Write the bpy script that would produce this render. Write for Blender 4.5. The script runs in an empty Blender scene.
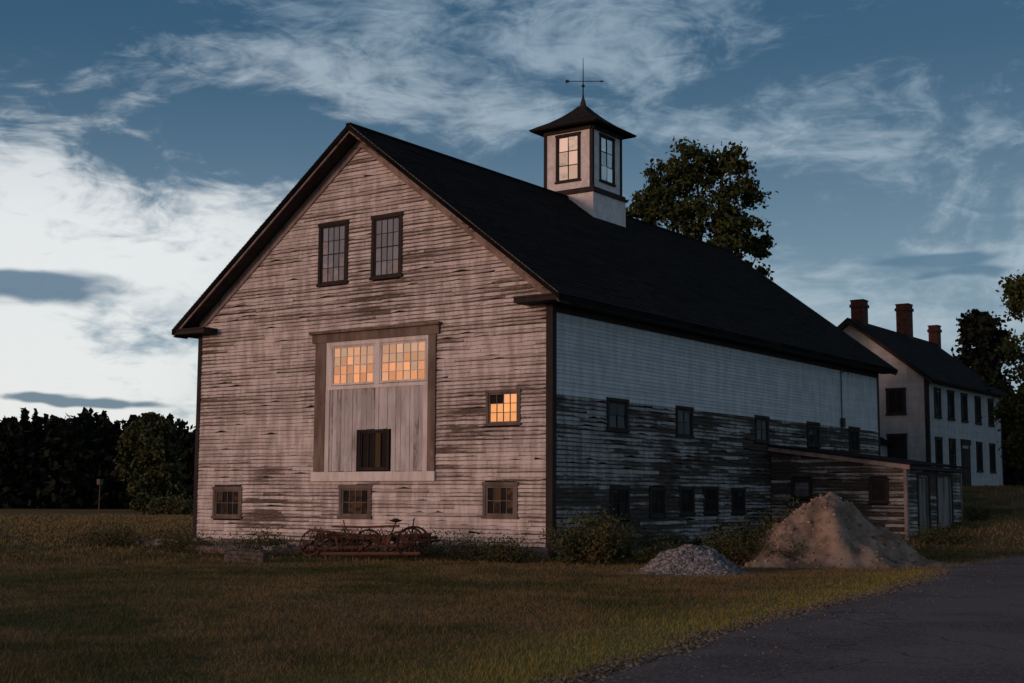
import bpy, math, random
import numpy as np
from mathutils import Vector, Matrix, noise as mnoise
random.seed(7); rng=np.random.default_rng(7)
scene=bpy.context.scene
scene.view_settings.view_transform='Standard'
try: scene.view_settings.look='None'
except Exception: pass
scene.view_settings.exposure=0

# ------------------------------------------------------------------ dims
W=13.945; L=24.8; O=0.606; R=12.857; HE=7.097; H=6.9; ZB=4.47
XC=-W/2; SL=(R-HE)/(W/2+O)
CAM=np.array([20.3114,-30.7736,1.6541])

def smooth(t):
    t=np.clip(t,0,1); return t*t*(3-2*t)
def hgt(x,y):
    x=np.asarray(x,float); y=np.asarray(y,float)
    r=2.25*smooth((y-6)/32)*smooth((x+32)/18)
    b=0.035*np.sin(x*0.9+1.3*np.sin(y*0.31))*np.cos(y*0.7+x*0.2)+0.05*np.sin(x*0.23+2)*np.sin(y*0.19)
    return r+b*0.6*np.clip(1-np.hypot(x,y)/150,0,1)-0.02
def hz(x,y): return float(hgt(x,y))

# ------------------------------------------------------------------ node helpers
class NT:
    def __init__(s,nt): s.nt=nt
    def n(s,t,**k):
        nd=s.nt.nodes.new(t)
        for a,b in k.items(): setattr(nd,a,b)
        return nd
    def l(s,a,b): s.nt.links.new(a,b)
    def inp(s,sock,v):
        if isinstance(v,bpy.types.NodeSocket): s.l(v,sock)
        else: sock.default_value=v
    def m(s,op,a,b=0.0,c=0.0,clamp=False):
        nd=s.n('ShaderNodeMath',operation=op); nd.use_clamp=clamp
        s.inp(nd.inputs[0],a); s.inp(nd.inputs[1],b)
        if op in('MULTIPLY_ADD','SMOOTH_MIN'): s.inp(nd.inputs[2],c)
        return nd.outputs[0]
    def add(s,*a):
        r=a[0]
        for b in a[1:]: r=s.m('ADD',r,b)
        return r
    def mul(s,a,b): return s.m('MULTIPLY',a,b)
    def sub(s,a,b): return s.m('SUBTRACT',a,b)
    def mad(s,a,b,c,clamp=False): return s.m('MULTIPLY_ADD',a,b,c,clamp)
    def vscale(s,v,sc):
        nd=s.n('ShaderNodeVectorMath',operation='MULTIPLY'); s.inp(nd.inputs[0],v); nd.inputs[1].default_value=sc
        return nd.outputs[0]
    def noise(s,v,scale=1,detail=4,rough=.55,dist=0):
        nd=s.n('ShaderNodeTexNoise'); s.inp(nd.inputs['Vector'],v)
        nd.inputs['Scale'].default_value=scale; nd.inputs['Detail'].default_value=detail
        nd.inputs['Roughness'].default_value=rough; nd.inputs['Distortion'].default_value=dist
        return nd.outputs['Fac']
    def mix(s,f,a,b):
        nd=s.n('ShaderNodeMix',data_type='RGBA'); s.inp(nd.inputs[0],f)
        for k,v in((6,a),(7,b)):
            if not isinstance(v,bpy.types.NodeSocket): v=(*v,1) if len(v)==3 else v
            s.inp(nd.inputs[k],v)
        return nd.outputs[2]
    def step(s,v,lo,hi):
        nd=s.n('ShaderNodeMapRange',interpolation_type='SMOOTHSTEP'); s.inp(nd.inputs[0],v)
        nd.inputs[1].default_value=lo; nd.inputs[2].default_value=hi
        return nd.outputs[0]
def newmat(name,rough=.85,spec=.2):
    m=bpy.data.materials.new(name); m.use_nodes=True
    b=m.node_tree.nodes['Principled BSDF']; b.inputs['Roughness'].default_value=rough
    b.inputs['Specular IOR Level'].default_value=spec
    N=NT(m.node_tree); N.b=b; N.mat=m
    tc=N.n('ShaderNodeTexCoord'); N.obj=tc.outputs['Object']; N.uv=tc.outputs['UV']
    at=N.n('ShaderNodeAttribute',attribute_name='rnd'); N.rnd=at.outputs['Fac']
    return N
def bump(N,h,strength=.5,dist=.02):
    b=N.n('ShaderNodeBump'); b.inputs['Strength'].default_value=strength; b.inputs['Distance'].default_value=dist
    N.l(h,b.inputs['Height']); N.l(b.outputs[0],N.b.inputs['Normal'])
def peel(name,paint,paint2,bare,bare2,thr,vertical=False,edge=.18,sharp=12,boardvar=.3,rough=.85,patch=.75):
    N=newmat(name,rough)
    a=(1,1,14) if not vertical else (9,9,.8)
    b=(6,6,60) if not vertical else (40,40,5)
    s1=N.noise(N.vscale(N.obj,a),.9,3,.6); s2=N.noise(N.vscale(N.obj,(.25,.25,.5)),1,3)
    s3=N.noise(N.vscale(N.obj,b),1,2,.7)
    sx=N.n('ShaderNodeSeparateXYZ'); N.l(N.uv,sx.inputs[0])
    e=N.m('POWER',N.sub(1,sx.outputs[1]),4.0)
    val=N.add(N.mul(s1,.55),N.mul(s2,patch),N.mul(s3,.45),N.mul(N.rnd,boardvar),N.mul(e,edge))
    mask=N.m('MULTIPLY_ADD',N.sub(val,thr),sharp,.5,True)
    dirt=N.noise(N.vscale(N.obj,(3.2,3.2,.8)),1,4,.65)
    pc=N.mix(N.step(N.add(dirt,N.mul(N.rnd,.15)),.38,.74),paint,paint2)
    bc=N.mix(N.step(s3,.35,.65),bare,bare2)
    col=N.mix(mask,pc,bc); N.l(col,N.b.inputs['Base Color'])
    bump(N,s3,.4,.006)
    return N.mat
def plain(name,c1,c2,scale=6,rough=.85,spec=.2,metal=0,bs=.3,bd=.01,rv=.0):
    N=newmat(name,rough,spec); n=N.noise(N.obj,scale,3,.65)
    f=N.step(N.add(n,N.mul(N.sub(N.rnd,.5),rv)),.35,.65)
    N.l(N.mix(f,c1,c2),N.b.inputs['Base Color']); N.b.inputs['Metallic'].default_value=metal
    bump(N,n,bs,bd); return N.mat

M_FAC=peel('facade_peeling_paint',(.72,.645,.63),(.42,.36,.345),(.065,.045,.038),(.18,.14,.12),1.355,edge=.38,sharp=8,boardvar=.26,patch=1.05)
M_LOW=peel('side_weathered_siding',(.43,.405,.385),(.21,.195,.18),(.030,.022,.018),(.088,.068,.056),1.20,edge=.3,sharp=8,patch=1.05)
M_UP=peel('side_painted_siding',(.64,.65,.665),(.49,.505,.52),(.22,.22,.22),(.32,.32,.32),1.64,boardvar=.12,edge=.1)
M_HOUSE=peel('house_shaded_white_siding',(.50,.49,.49),(.38,.37,.37),(.2,.18,.17),(.3,.28,.26),1.5)  # white toned down, tree shade painted into the siding colour
M_TRIM=peel('dark_trim_paint',(.045,.035,.032),(.027,.022,.02),(.13,.085,.068),(.09,.06,.05),1.2,boardvar=.1)
M_FRAME=peel('weathered_frame_paint',(.19,.15,.135),(.11,.085,.073),(.045,.033,.028),(.30,.245,.22),1.2,boardvar=.3)
M_TRIMV=peel('brown_door_trim',(.23,.175,.15),(.13,.09,.075),(.06,.042,.034),(.36,.29,.26),1.12,vertical=True,boardvar=.2)
M_WTRIM=peel('pale_trim_paint',(.78,.72,.70),(.58,.51,.49),(.14,.09,.075),(.22,.16,.13),1.5,vertical=True,boardvar=.15)
M_RAKE=peel('rake_board_paint',(.34,.265,.24),(.18,.13,.115),(.05,.036,.03),(.10,.07,.058),1.15,boardvar=.3)
M_DOOR=peel('door_vertical_boards',(.64,.60,.61),(.42,.385,.39),(.13,.10,.09),(.25,.20,.185),1.2,vertical=True,edge=0,boardvar=.3)
M_SDOOR=peel('shed_plank_paint',(.26,.24,.23),(.15,.135,.13),(.05,.04,.034),(.10,.08,.07),1.08,vertical=True,edge=0,boardvar=.3)
M_DARK=plain('dark_interior',(.012,.010,.010),(.02,.017,.016))
M_CUPW=plain('cupola_white_paint',(.80,.75,.74),(.64,.58,.57),3)
M_STONE=plain('foundation_stone',(.27,.24,.22),(.12,.10,.095),3,bs=.6,bd=.03,rv=.5)
M_BRICK=plain('chimney_brick',(.11,.042,.032),(.05,.024,.02),5)
M_RUST=plain('rusty_iron',(.12,.055,.038),(.035,.021,.016),9,.85,.2,0,.5,.01,rv=.5)
M_DWOOD=plain('weathered_wood',(.17,.13,.105),(.06,.045,.038),9)
M_IRON=plain('dark_iron',(.02,.02,.02),(.04,.035,.03),20,.6,.4)
M_BARK=plain('tree_bark',(.07,.05,.04),(.03,.022,.018),8,bs=.8,bd=.03)
N=newmat('asphalt_shingles',.95,.04)
br=N.n('ShaderNodeTexBrick'); N.l(N.uv,br.inputs['Vector'])
br.inputs['Scale'].default_value=1; br.inputs['Brick Width'].default_value=.33; br.inputs['Row Height'].default_value=.14
br.inputs['Mortar Size'].default_value=.008
br.inputs['Color1'].default_value=(.036,.031,.030,1); br.inputs['Color2'].default_value=(.014,.013,.013,1); br.inputs['Mortar'].default_value=(.005,.005,.006,1)
nz=N.noise(N.obj,.5,4,.6)
c=N.mix(N.step(nz,.35,.7),br.outputs['Color'],(.017,.015,.015)); c=N.mix(N.mul(N.rnd,.35),c,(.044,.037,.035))
N.l(c,N.b.inputs['Base Color'])
M_ROOF=N.mat
def glass(name,refl,tint=(1,1,1),dc=((.015,.014,.014),(.06,.05,.05))):
    m=bpy.data.materials.new(name); m.use_nodes=True; nt=m.node_tree; nt.nodes.clear(); N=NT(nt)
    tc=N.n('ShaderNodeTexCoord'); at=N.n('ShaderNodeAttribute',attribute_name='rnd')
    g=N.n('ShaderNodeBsdfGlossy'); g.inputs['Roughness'].default_value=.06; g.inputs['Color'].default_value=(*tint,1)
    d=N.n('ShaderNodeBsdfDiffuse'); dn=N.noise(tc.outputs['Object'],5,3)
    N.l(N.mix(dn,*dc),d.inputs[0])
    b=N.n('ShaderNodeBump'); b.inputs['Strength'].default_value=.3; b.inputs['Distance'].default_value=.01
    N.l(N.noise(tc.outputs['Object'],3.5,1),b.inputs['Height']); N.l(b.outputs[0],g.inputs['Normal'])
    mx=N.n('ShaderNodeMixShader'); N.l(N.mad(at.outputs['Fac'],refl*.5,refl*.7,True),mx.inputs[0])
    N.l(d.outputs[0],mx.inputs[1]); N.l(g.outputs[0],mx.inputs[2])
    o=N.n('ShaderNodeOutputMaterial'); N.l(mx.outputs[0],o.inputs[0]); return m
M_GLASS=glass('old_window_glass',.62); M_GLASSU=glass('dusty_pale_glass',.24,(.9,.9,1),((.08,.07,.078),(.175,.15,.16)))
M_GLASSD=glass('dusty_window_glass',.045,(.6,.7,.8),((.012,.011,.011),(.035,.03,.03)))
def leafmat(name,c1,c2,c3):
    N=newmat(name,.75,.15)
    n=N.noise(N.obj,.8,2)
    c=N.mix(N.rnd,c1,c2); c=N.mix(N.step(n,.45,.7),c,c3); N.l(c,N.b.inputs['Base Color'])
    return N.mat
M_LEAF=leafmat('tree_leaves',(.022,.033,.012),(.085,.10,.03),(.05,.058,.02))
M_LEAFD=leafmat('dark_forest_leaves',(.005,.007,.005),(.016,.019,.010),(.009,.011,.006))
M_LEAFL=leafmat('light_tree_leaves',(.04,.046,.018),(.105,.105,.04),(.075,.075,.03))
M_WEED=leafmat('weed_leaves',(.035,.04,.015),(.085,.09,.032),(.085,.065,.03))

def grasscol(N,blade):
    p=N.obj
    n1=N.noise(N.vscale(p,(.17,.17,.17)),1,3,.6); n2=N.noise(N.vscale(p,(.8,.8,.8)),1,3,.6); n3=N.noise(p,6,2,.7)
    f=N.step(N.add(N.mul(n1,.7),N.mul(n2,.5),N.mul(n3,.15)),.56,.76)
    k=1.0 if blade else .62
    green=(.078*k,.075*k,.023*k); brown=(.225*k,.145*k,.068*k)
    c=N.mix(f,green,brown)
    sx=N.n('ShaderNodeSeparateXYZ'); N.l(p,sx.inputs[0])
    far=N.step(N.mul(sx.outputs[0],-1.0),10,40)
    c=N.mix(N.mul(far,.75),c,(.27*k,.19*k,.085*k))
    d=N.m('ABSOLUTE',N.add(sx.outputs[0],N.mul(sx.outputs[1],.11),-10.6))
    strip=N.mul(N.sub(1,N.step(N.add(d,N.mul(n2,3.6)),1.4,4.5)),.85)
    strip=N.mul(strip,N.step(N.mul(sx.outputs[1],-1.0),-9,1))
    c=N.mix(strip,c,(.33*k,.28*k,.075*k))
    return c,n3
N=newmat('grass_ground',.95,.05); c,n3=grasscol(N,False); N.l(c,N.b.inputs['Base Color']); bump(N,n3,.8,.04); M_GROUND=N.mat
N=newmat('grass_blades',.8,.1); c,n3=grasscol(N,True)
N.l(N.mix(N.mul(N.rnd,.45),c,(.13,.11,.048)),N.b.inputs['Base Color']); M_BLADE=N.mat
# road
N=newmat('asphalt_road',.9,.12)
a=N.noise(N.obj,.4,4,.6); b=N.noise(N.obj,28,3,.75); v=N.n('ShaderNodeTexVoronoi'); v.feature='DISTANCE_TO_EDGE'; v.inputs['Scale'].default_value=.3
wv=N.n('ShaderNodeVectorMath',operation='ADD'); nn=N.n('ShaderNodeTexNoise'); nn.inputs['Scale'].default_value=1.2; N.l(N.obj,nn.inputs['Vector']); N.l(N.obj,wv.inputs[0]); N.l(nn.outputs['Color'],wv.inputs[1]); N.l(wv.outputs[0],v.inputs['Vector'])
crack=N.sub(1,N.step(v.outputs['Distance'],.0,.010))
c=N.mix(N.step(a,.38,.62),(.070,.054,.054),(.125,.10,.098)); c=N.mix(N.step(b,.42,.7),c,(.22,.18,.175)); c=N.mix(N.mul(crack,.6),c,(.02,.02,.02))
N.l(c,N.b.inputs['Base Color']); bump(N,b,.8,.015); M_ROAD=N.mat
M_DIRT=plain('dirt_pile_soil',(.31,.225,.175),(.15,.105,.08),1.6,bs=.9,bd=.06,rv=.6)
M_GRAV=plain('crushed_gravel',(.29,.28,.29),(.11,.105,.115),14,bs=1,bd=.05,rv=.9)
M_VERGE=plain('road_verge_gravel',(.20,.165,.14),(.08,.065,.055),14,bs=.6,bd=.03,rv=.9)

# ------------------------------------------------------------------ mesh builder
def empty(name,loc=(0,0,0)):
    e=bpy.data.objects.new(name,None); e.location=loc; scene.collection.objects.link(e); e.empty_display_size=.5; return e
class MB:
    def __init__(s): s.v=[];s.f=[];s.uv=[];s.r=[];s.mi=[]
    def face(s,pts,uvs=None,r=None,mi=0):
        b=len(s.v); s.v+= [tuple(p) for p in pts]; s.f.append(tuple(range(b,b+len(pts))))
        s.uv.append(uvs or [(0,.5)]*len(pts)); s.r.append(random.random() if r is None else r); s.mi.append(mi)
    def poly(s,verts,faces,r=None,mi=0):
        b=len(s.v); s.v+=[tuple(p) for p in verts]; r=random.random() if r is None else r
        for f in faces: s.f.append(tuple(b+i for i in f)); s.uv.append([(0,.5)]*len(f)); s.r.append(r); s.mi.append(mi)
    def box(s,x0,x1,y0,y1,z0,z1,r=None,mi=0,M=None):
        vs=[Vector((x,y,z)) for x in(x0,x1) for y in(y0,y1) for z in(z0,z1)]
        if M is not None: vs=[M@v for v in vs]
        s.poly(vs,[(0,1,3,2),(4,6,7,5),(0,4,5,1),(2,3,7,6),(0,2,6,4),(1,5,7,3)],r,mi)
    def pbox(s,P,u0,u1,z0,z1,o0,o1,r=None,mi=0):
        vs=[P(u,z,o) for u in(u0,u1) for z in(z0,z1) for o in(o0,o1)]
        s.poly(vs,[(0,1,3,2),(4,6,7,5),(0,4,5,1),(2,3,7,6),(0,2,6,4),(1,5,7,3)],r,mi)
    def prism(s,P,pts,o0,o1,r=None,mi=0):
        n=len(pts); vs=[P(u,z,o0) for u,z in pts]+[P(u,z,o1) for u,z in pts]
        s.poly(vs,[tuple(range(n)),tuple(range(2*n-1,n-1,-1))]+[(i,(i+1)%n,n+(i+1)%n,n+i) for i in range(n)],r,mi)
    def tube(s,pts,rad,sides=7,r=None,mi=0):
        pts=[Vector(p) for p in pts]; n=len(pts)
        if not hasattr(rad,'__len__'): rad=[rad]*n
        vs=[]
        for i,p in enumerate(pts):
            t=(pts[min(i+1,n-1)]-pts[max(i-1,0)]).normalized()
            a=t.cross(Vector((0,0,1)) if abs(t.z)<.9 else Vector((1,0,0))).normalized(); b=t.cross(a)
            for k in range(sides):
                an=2*math.pi*k/sides; vs.append(p+(a*math.cos(an)+b*math.sin(an))*rad[i])
        fs=[(i*sides+k,i*sides+(k+1)%sides,(i+1)*sides+(k+1)%sides,(i+1)*sides+k) for i in range(n-1) for k in range(sides)]
        fs+=[tuple(range(sides)),tuple(range((n-1)*sides,n*sides))]
        s.poly(vs,fs,r,mi)
    def build(s,name,mats,parent=None,smooth_=False,recalc=True):
        me=bpy.data.meshes.new(name); me.from_pydata(s.v,[],s.f)
        uvl=me.uv_layers.new(name='UVMap'); flat=[c for u in s.uv for p in u for c in p]; uvl.data.foreach_set('uv',flat)
        at=me.attributes.new('rnd','FLOAT','FACE'); at.data.foreach_set('value',s.r)
        for m in (mats if isinstance(mats,(list,tuple)) else [mats]): me.materials.append(m)
        me.polygons.foreach_set('material_index',s.mi)
        if smooth_: me.polygons.foreach_set('use_smooth',[True]*len(s.f))
        if recalc:
            import bmesh
            bm=bmesh.new(); bm.from_mesh(me); bmesh.ops.recalc_face_normals(bm,faces=bm.faces); bm.to_mesh(me); bm.free()
        me.update()
        ob=bpy.data.objects.new(name,me); scene.collection.objects.link(ob)
        if parent: ob.parent=parent
        return ob
def np_mesh(name,V,k,rnd,mat,parent=None):
    n=len(V)//k; me=bpy.data.meshes.new(name)
    me.vertices.add(n*k); me.vertices.foreach_set('co',V.astype(np.float32).ravel())
    me.loops.add(n*k); me.loops.foreach_set('vertex_index',np.arange(n*k,dtype=np.int32))
    me.polygons.add(n); me.polygons.foreach_set('loop_start',np.arange(0,n*k,k,dtype=np.int32))
    try: me.polygons.foreach_set('loop_total',np.full(n,k,dtype=np.int32))
    except Exception: pass
    me.update(calc_edges=True)
    at=me.attributes.new('rnd','FLOAT','FACE'); at.data.foreach_set('value',rnd.astype(np.float32))
    me.materials.append(mat)
    ob=bpy.data.objects.new(name,me); scene.collection.objects.link(ob)
    if parent: ob.parent=parent
    return ob
PF=lambda u,z,o:(u,-o,z)
PS=lambda u,z,o:(o,u,z)
def planeY(y0): return lambda u,z,o:(u,y0-o,z)
def planeX(x0): return lambda u,z,o:(x0+o,u,z)

def clap(mb,P,z0,z1,ulim,e=.115,holes=(),jit=1.0,missing=0.0,lo=1.6,hi=4.2,thick=.026,nsub=.5):
    n=int(round((z1-z0)/e)); e=(z1-z0)/n
    for i in range(n):
        za=z0+i*e; zb=za+e+.004
        a0,a1=ulim(za); b0,b1=ulim(zb-.004)
        if a1-a0<.05: continue
        segs=[(a0,a1)]
        for (h0,h1,g0,g1) in holes:
            if zb>g0+.005 and za<g1-.005:
                ns=[]
                for s0,s1 in segs:
                    if h1<=s0 or h0>=s1: ns.append((s0,s1)); continue
                    if h0>s0: ns.append((s0,h0))
                    if h1<s1: ns.append((h1,s1))
                segs=ns
        for s0,s1 in segs:
            u=s0-random.random()*lo if s1-s0>3 else s0
            while u<s1-1e-4:
                ln=random.uniform(lo,hi); p0=max(u,s0); p1=min(u+ln,s1); u+=ln
                if p1-p0<.02: continue
                if s1-u<.3: p1=s1; u=s1+1
                r=random.random(); dz=random.gauss(0,.0035)*jit; do=abs(random.gauss(0,.003))*jit
                m=max(1,int((p1-p0)/nsub)); prev=None
                chip=[ (random.random()<missing) for _ in range(m+1)]
                g=.0015
                for k in range(m+1):
                    uu=p0+g+(p1-p0-2*g)*k/m
                    ut=uu
                    if k==0 and abs(p0-a0)<1e-6: ut=b0
                    if k==m and abs(p1-a1)<1e-6: ut=b1
                    zz=za+dz+random.gauss(0,.0022)*jit; oo=thick+do+random.gauss(0,.002)*jit
                    if chip[k]: zz+=random.uniform(.015,.055); oo-=.006
                    cur=(P(uu,zz,.0),P(uu,zz,oo),P(ut,zb,.008),uu)
                    if prev:
                        mb.face([prev[1],cur[1],cur[2],prev[2]],[(prev[3],0),(uu,0),(uu,1),(prev[3],1)],r)
                        mb.face([prev[0],cur[0],cur[1],prev[1]],[(prev[3],0)]*4,r)
                    prev=cur
def window(fr,gl,P,u0,u1,z0,z1,cols,rows,fw=.11,base=.0,out=.055,sash=.05,mun=.022,broken=0.0,sill=True,tilt=.01,rvals=None):
    fr.pbox(P,u0-fw,u0,z0-.0,z1,base-.01,base+out); fr.pbox(P,u1,u1+fw,z0,z1,base-.01,base+out-.002)
    fr.pbox(P,u0-fw-.02,u1+fw+.02,z1,z1+fw,base-.01,base+out+.012)
    fr.pbox(P,u0-fw-.03,u1+fw+.03,z0-fw*.8,z0,base-.01,base+out+(.03 if sill else .005))
    so=base+.032
    fr.pbox(P,u0,u0+sash,z0,z1,base-.01,so); fr.pbox(P,u1-sash,u1,z0,z1,base-.01,so)
    fr.pbox(P,u0+sash,u1-sash,z0,z0+sash,base-.01,so); fr.pbox(P,u0+sash,u1-sash,z1-sash,z1,base-.01,so)
    a0,a1,b0,b1=u0+sash,u1-sash,z0+sash,z1-sash
    for i in range(1,cols):
        u=a0+(a1-a0)*i/cols; fr.pbox(P,u-mun/2,u+mun/2,b0,b1,base,so-.006)
    for j in range(1,rows):
        z=b0+(b1-b0)*j/rows; m=mun*(1.8 if (rows%2==0 and j==rows//2 and rows>=4) else 1); fr.pbox(P,a0,a1,z-m/2,z+m/2,base,so-.009)
    for i in range(cols):
        for j in range(rows):
            rv=rvals(i,j) if rvals else random.random()
            if rv<0 or random.random()<broken: continue
            p0=a0+(a1-a0)*i/cols; p1=a0+(a1-a0)*(i+1)/cols; q0=b0+(b1-b0)*j/rows; q1=b0+(b1-b0)*(j+1)/rows
            t=[random.gauss(0,tilt)*(p1-p0) for _ in range(2)]
            gl.face([P(p0,q0,base+.012),P(p1,q0,base+.012+t[0]),P(p1,q1,base+.012+t[0]+t[1]),P(p0,q1,base+.012+t[1])],None,rv)

# ------------------------------------------------------------------ BARN
barn=empty('old_barn')
core=MB()
zt=lambda u:R-.30-SL*abs(u-XC)
core.prism(PF,[(-W+.02,-.3),(-.02,-.3),(-.02,zt(-.02)),(XC,zt(XC)),(-W+.02,zt(-W+.02))],-L+.03,-.004)
core.build('wall_carcass',M_DARK,barn)
fac=MB()
holesF=[(-8.25,-4.25,2.38,6.25),(-8.62,-7.5,8.11,10.0),(-6.45,-5.36,8.14,10.0),(-2.15,-1.05,3.64,4.57),(-13.03,-11.8,.95,1.89),(-7.58,-6.38,1.02,1.93),(-2.23,-1.14,1.09,2.01)]
def ulimF(z):
    h=(R-.34-z)/SL
    return (max(-W+.12,XC-h),min(-.17,XC+h))
clap(fac,PF,.30,R-.42,ulimF,e=.112,holes=holesF,jit=2.1,missing=.045,thick=.034,nsub=.3)
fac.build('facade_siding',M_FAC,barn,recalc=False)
low=MB(); holesS=[(2.81,4.0,3.57,4.33),(6.96,8.08,3.55,4.33),(12.69,13.8,3.59,4.33),(17.19,18.38,3.6,4.33),(21.36,22.49,3.53,4.33),
 (3.02,4.03,1.06,1.92),(5.28,6.2,1.10,1.91),(7.18,8.09,1.15,1.96),(8.8,9.77,1.17,1.97),(10.82,11.78,1.16,1.92)]
clap(low,PS,.25,ZB-.02,lambda z:(.17,L-.15),e=.118,holes=holesS,jit=2.6,missing=.12,lo=1.0,hi=3.5,thick=.034,nsub=.35)
low.build('side_lower_siding',M_LOW,barn,recalc=False)
up=MB(); clap(up,PS,ZB,H-.02,lambda z:(.17,L-.15),e=.112,holes=[],jit=.45,lo=3,hi=5,nsub=1)
up.pbox(PS,.17,L-.15,ZB-.035,ZB-.001,0,.036)
up.build('side_upper_siding',M_UP,barn,recalc=False)
bk=MB(); clap(bk,lambda u,z,o:(u,L+o,z),.3,H,lambda z:(-W,0),e=.3,jit=.3); clap(bk,lambda u,z,o:(-W-o,u,z),.3,H,lambda z:(0,L),e=.3,jit=.3)
bk.build('rear_siding',M_LOW,barn,recalc=False)
tr=MB()
tr.pbox(PF,-.17,.045,.0,H,-.0,.045); tr.box(.0,.042,.0,.16,0,H)
tr.pbox(PF,-W-.04,-W+.13,0,H,0,.045); tr.box(.0,.04,L-.15,L+.03,0,H)
tr.box(.0,.05,.16,L-.15,H-.22,H)  # frieze strip: dark trim colour stands in for the shadow under the eaves
for sx in (1,-1):
    xa=0 if sx==1 else -W
    x0,x1=sorted((xa+sx*.0,xa+sx*(O-.03))); tr.box(x0,x1,-O+.05,L+O-.05,H,H+.05)
    x0,x1=sorted((xa+sx*(O-.03),xa+sx*(O+.01))); tr.box(x0,x1,-O,L+O,H-.02,HE-.0)
    x0,x1=sorted((xa-sx*.85,xa+sx*(O+.03))); tr.box(x0,x1,-O-.02,-.045,H+.003,H+.13); tr.box(x0,x1,-O-.05,-.04,H+.133,H+.18)
tr.build('corner_boards_and_eaves',M_TRIM,barn)
rk=MB(); sf=MB()
for sx in (1,-1):
    xe=XC+sx*(W/2+O)
    def rp(d0,d1): return [(XC,R-d0),(xe,HE-d0),(xe,HE-d1),(XC,R-d1)]
    rk.prism(PF,rp(.03,.26),O-.03,O+.012,r=.6)
    rk.prism(PF,rp(.0,.10),O+.013,O+.05,r=.1)
    xw=XC+sx*(W/2-.02)
    z1=R-SL*(W/2-.02)
    rk.prism(PF,[(XC,R-.27),(xw,z1-.27),(xw,z1-.60),(XC,R-.60)],.036,.068,r=.3)
    sf.prism(PF,rp(.22,.27),.03,O-.035)
    sf.prism(lambda u,z,o:(u,L+o,z),rp(.22,.27),.0,O)
    rk.prism(lambda u,z,o:(u,L+o,z),rp(.02,.26),O-.03,O+.01)
rk.build('rake_boards',M_RAKE,barn); sf.build('rake_soffit',M_TRIM,barn)
rf=MB(); slen=math.hypot(W/2+O,R-HE); nrow=int(slen/.14)
for sx in (1,-1):
    xe=XC+sx*(W/2+O+.04); ze=HE-SL*.04
    rf.prism(PF,[(XC,R-.02),(xe,ze-.02),(xe,ze-.16),(XC,R-.18)],-(L+O+.05),O+.06)
    nx,nz_=SL*sx/math.hypot(1,SL),1/math.hypot(1,SL)
    for i in range(nrow):
        t0=i/nrow; t1=(i+1)/nrow+.002
        def pt(t,off): return (xe+(XC-xe)*t+nx*off, ze-.02+(R-ze)*t+nz_*off)
        ny=26; jj=[random.gauss(0,.0035) for _ in range(ny+1)]
        for j in range(ny):
            y0=-O-.07+(L+2*O+.14)*j/ny; y1=-O-.07+(L+2*O+.14)*(j+1)/ny
            a=pt(t0,.022+jj[j]); a2=pt(t0,.022+jj[j+1]); b=pt(min(t1,1),.006)
            r=random.random(); v0=i*.14+.002; v1=v0+.137
            q=[(a[0],y0,a[1]),(a2[0],y1,a2[1]),(b[0],y1,b[1]),(b[0],y0,b[1])]; uv=[(y0,v0),(y1,v0),(y1,v1),(y0,v1)]
            if sx<0: q=q[::-1]; uv=uv[::-1]
            rf.face(q,uv,r)
        y0=-O-.07;y1=L+O+.07; c=pt(t0,0); a=pt(t0,.018)
        rf.face([(c[0],y0,c[1]),(c[0],y1,c[1]),(a[0],y1,a[1]),(a[0],y0,a[1])],None,.0)
rf.box(XC-.09,XC+.09,-O-.07,L+O+.07,R-.05,R+.025)
rf.build('gable_roof',M_ROOF,barn,recalc=False)
fd=MB()
def stone(mb,cx,cy,cz,sx,sy,sz,j=.18):
    vs=[]
    for x in(-1,1):
        for y in(-1,1):
            for z in(-1,1): vs.append((cx+x*sx*(1+random.uniform(-j,j)),cy+y*sy*(1+random.uniform(-j,j)),cz+z*sz*(1+random.uniform(-j,j))))
    mb.poly(vs,[(0,1,3,2),(4,6,7,5),(0,4,5,1),(2,3,7,6),(0,2,6,4),(1,5,7,3)])
u=-W
while u<-.1:
    l=random.uniform(.5,1.3); stone(fd,min(u+l/2,-.7),.10,.13,l/2-.01,.15,.17,.03); u+=l
v=.1
while v<L:
    l=random.uniform(.5,1.3); stone(fd,-.14,v+l/2,.10,.17,l/2-.01,.16,.03); v+=l
fd.build('stone_foundation',M_STONE,barn)
# windows
wf=MB(); wfs=MB(); wg=MB(); wd=MB(); wu=MB()
window(wfs,wu,PF,-8.56,-7.56,8.17,9.95,4,4,fw=.11,mun=.018); window(wfs,wu,PF,-6.40,-5.41,8.19,9.95,4,4,fw=.11,mun=.018)
window(wf,wg,PF,-2.10,-1.10,3.68,4.53,4,3,fw=.08,tilt=.004,mun=.018,rvals=lambda i,j:-1 if (i,j) in((0,2),(1,2)) else random.uniform(.5,1))
for a,b,c,d in ((-12.97,-11.86,1.0,1.84),(-7.52,-6.44,1.07,1.88),(-2.17,-1.2,1.14,1.96)):
    window(wf,wd,PF,a,b,c,d,4,2,fw=.10,broken=.35,sash=.06)
for a,b,c,d in holesS[:5]: window(wfs,wd,PS,a+.1,b-.1,c+.05,4.42,2,2,fw=.10,broken=.1)
for a,b,c,d in holesS[5:]: window(wfs,wd,PS,a+.06,b-.06,c+.03,d-.03,2,2,fw=.09,broken=.2)
wf.build('window_frames_front',M_FRAME,barn); wfs.build('window_frames_dark',M_TRIM,barn); wu.build('gable_window_glass',M_GLASSU,barn,recalc=False)
dt=MB(); dt.pbox(PF,-8.68,-8.25,2.38,6.32,-.01,.07); dt.pbox(PF,-4.25,-3.97,2.38,6.32,-.01,.072)
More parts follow.
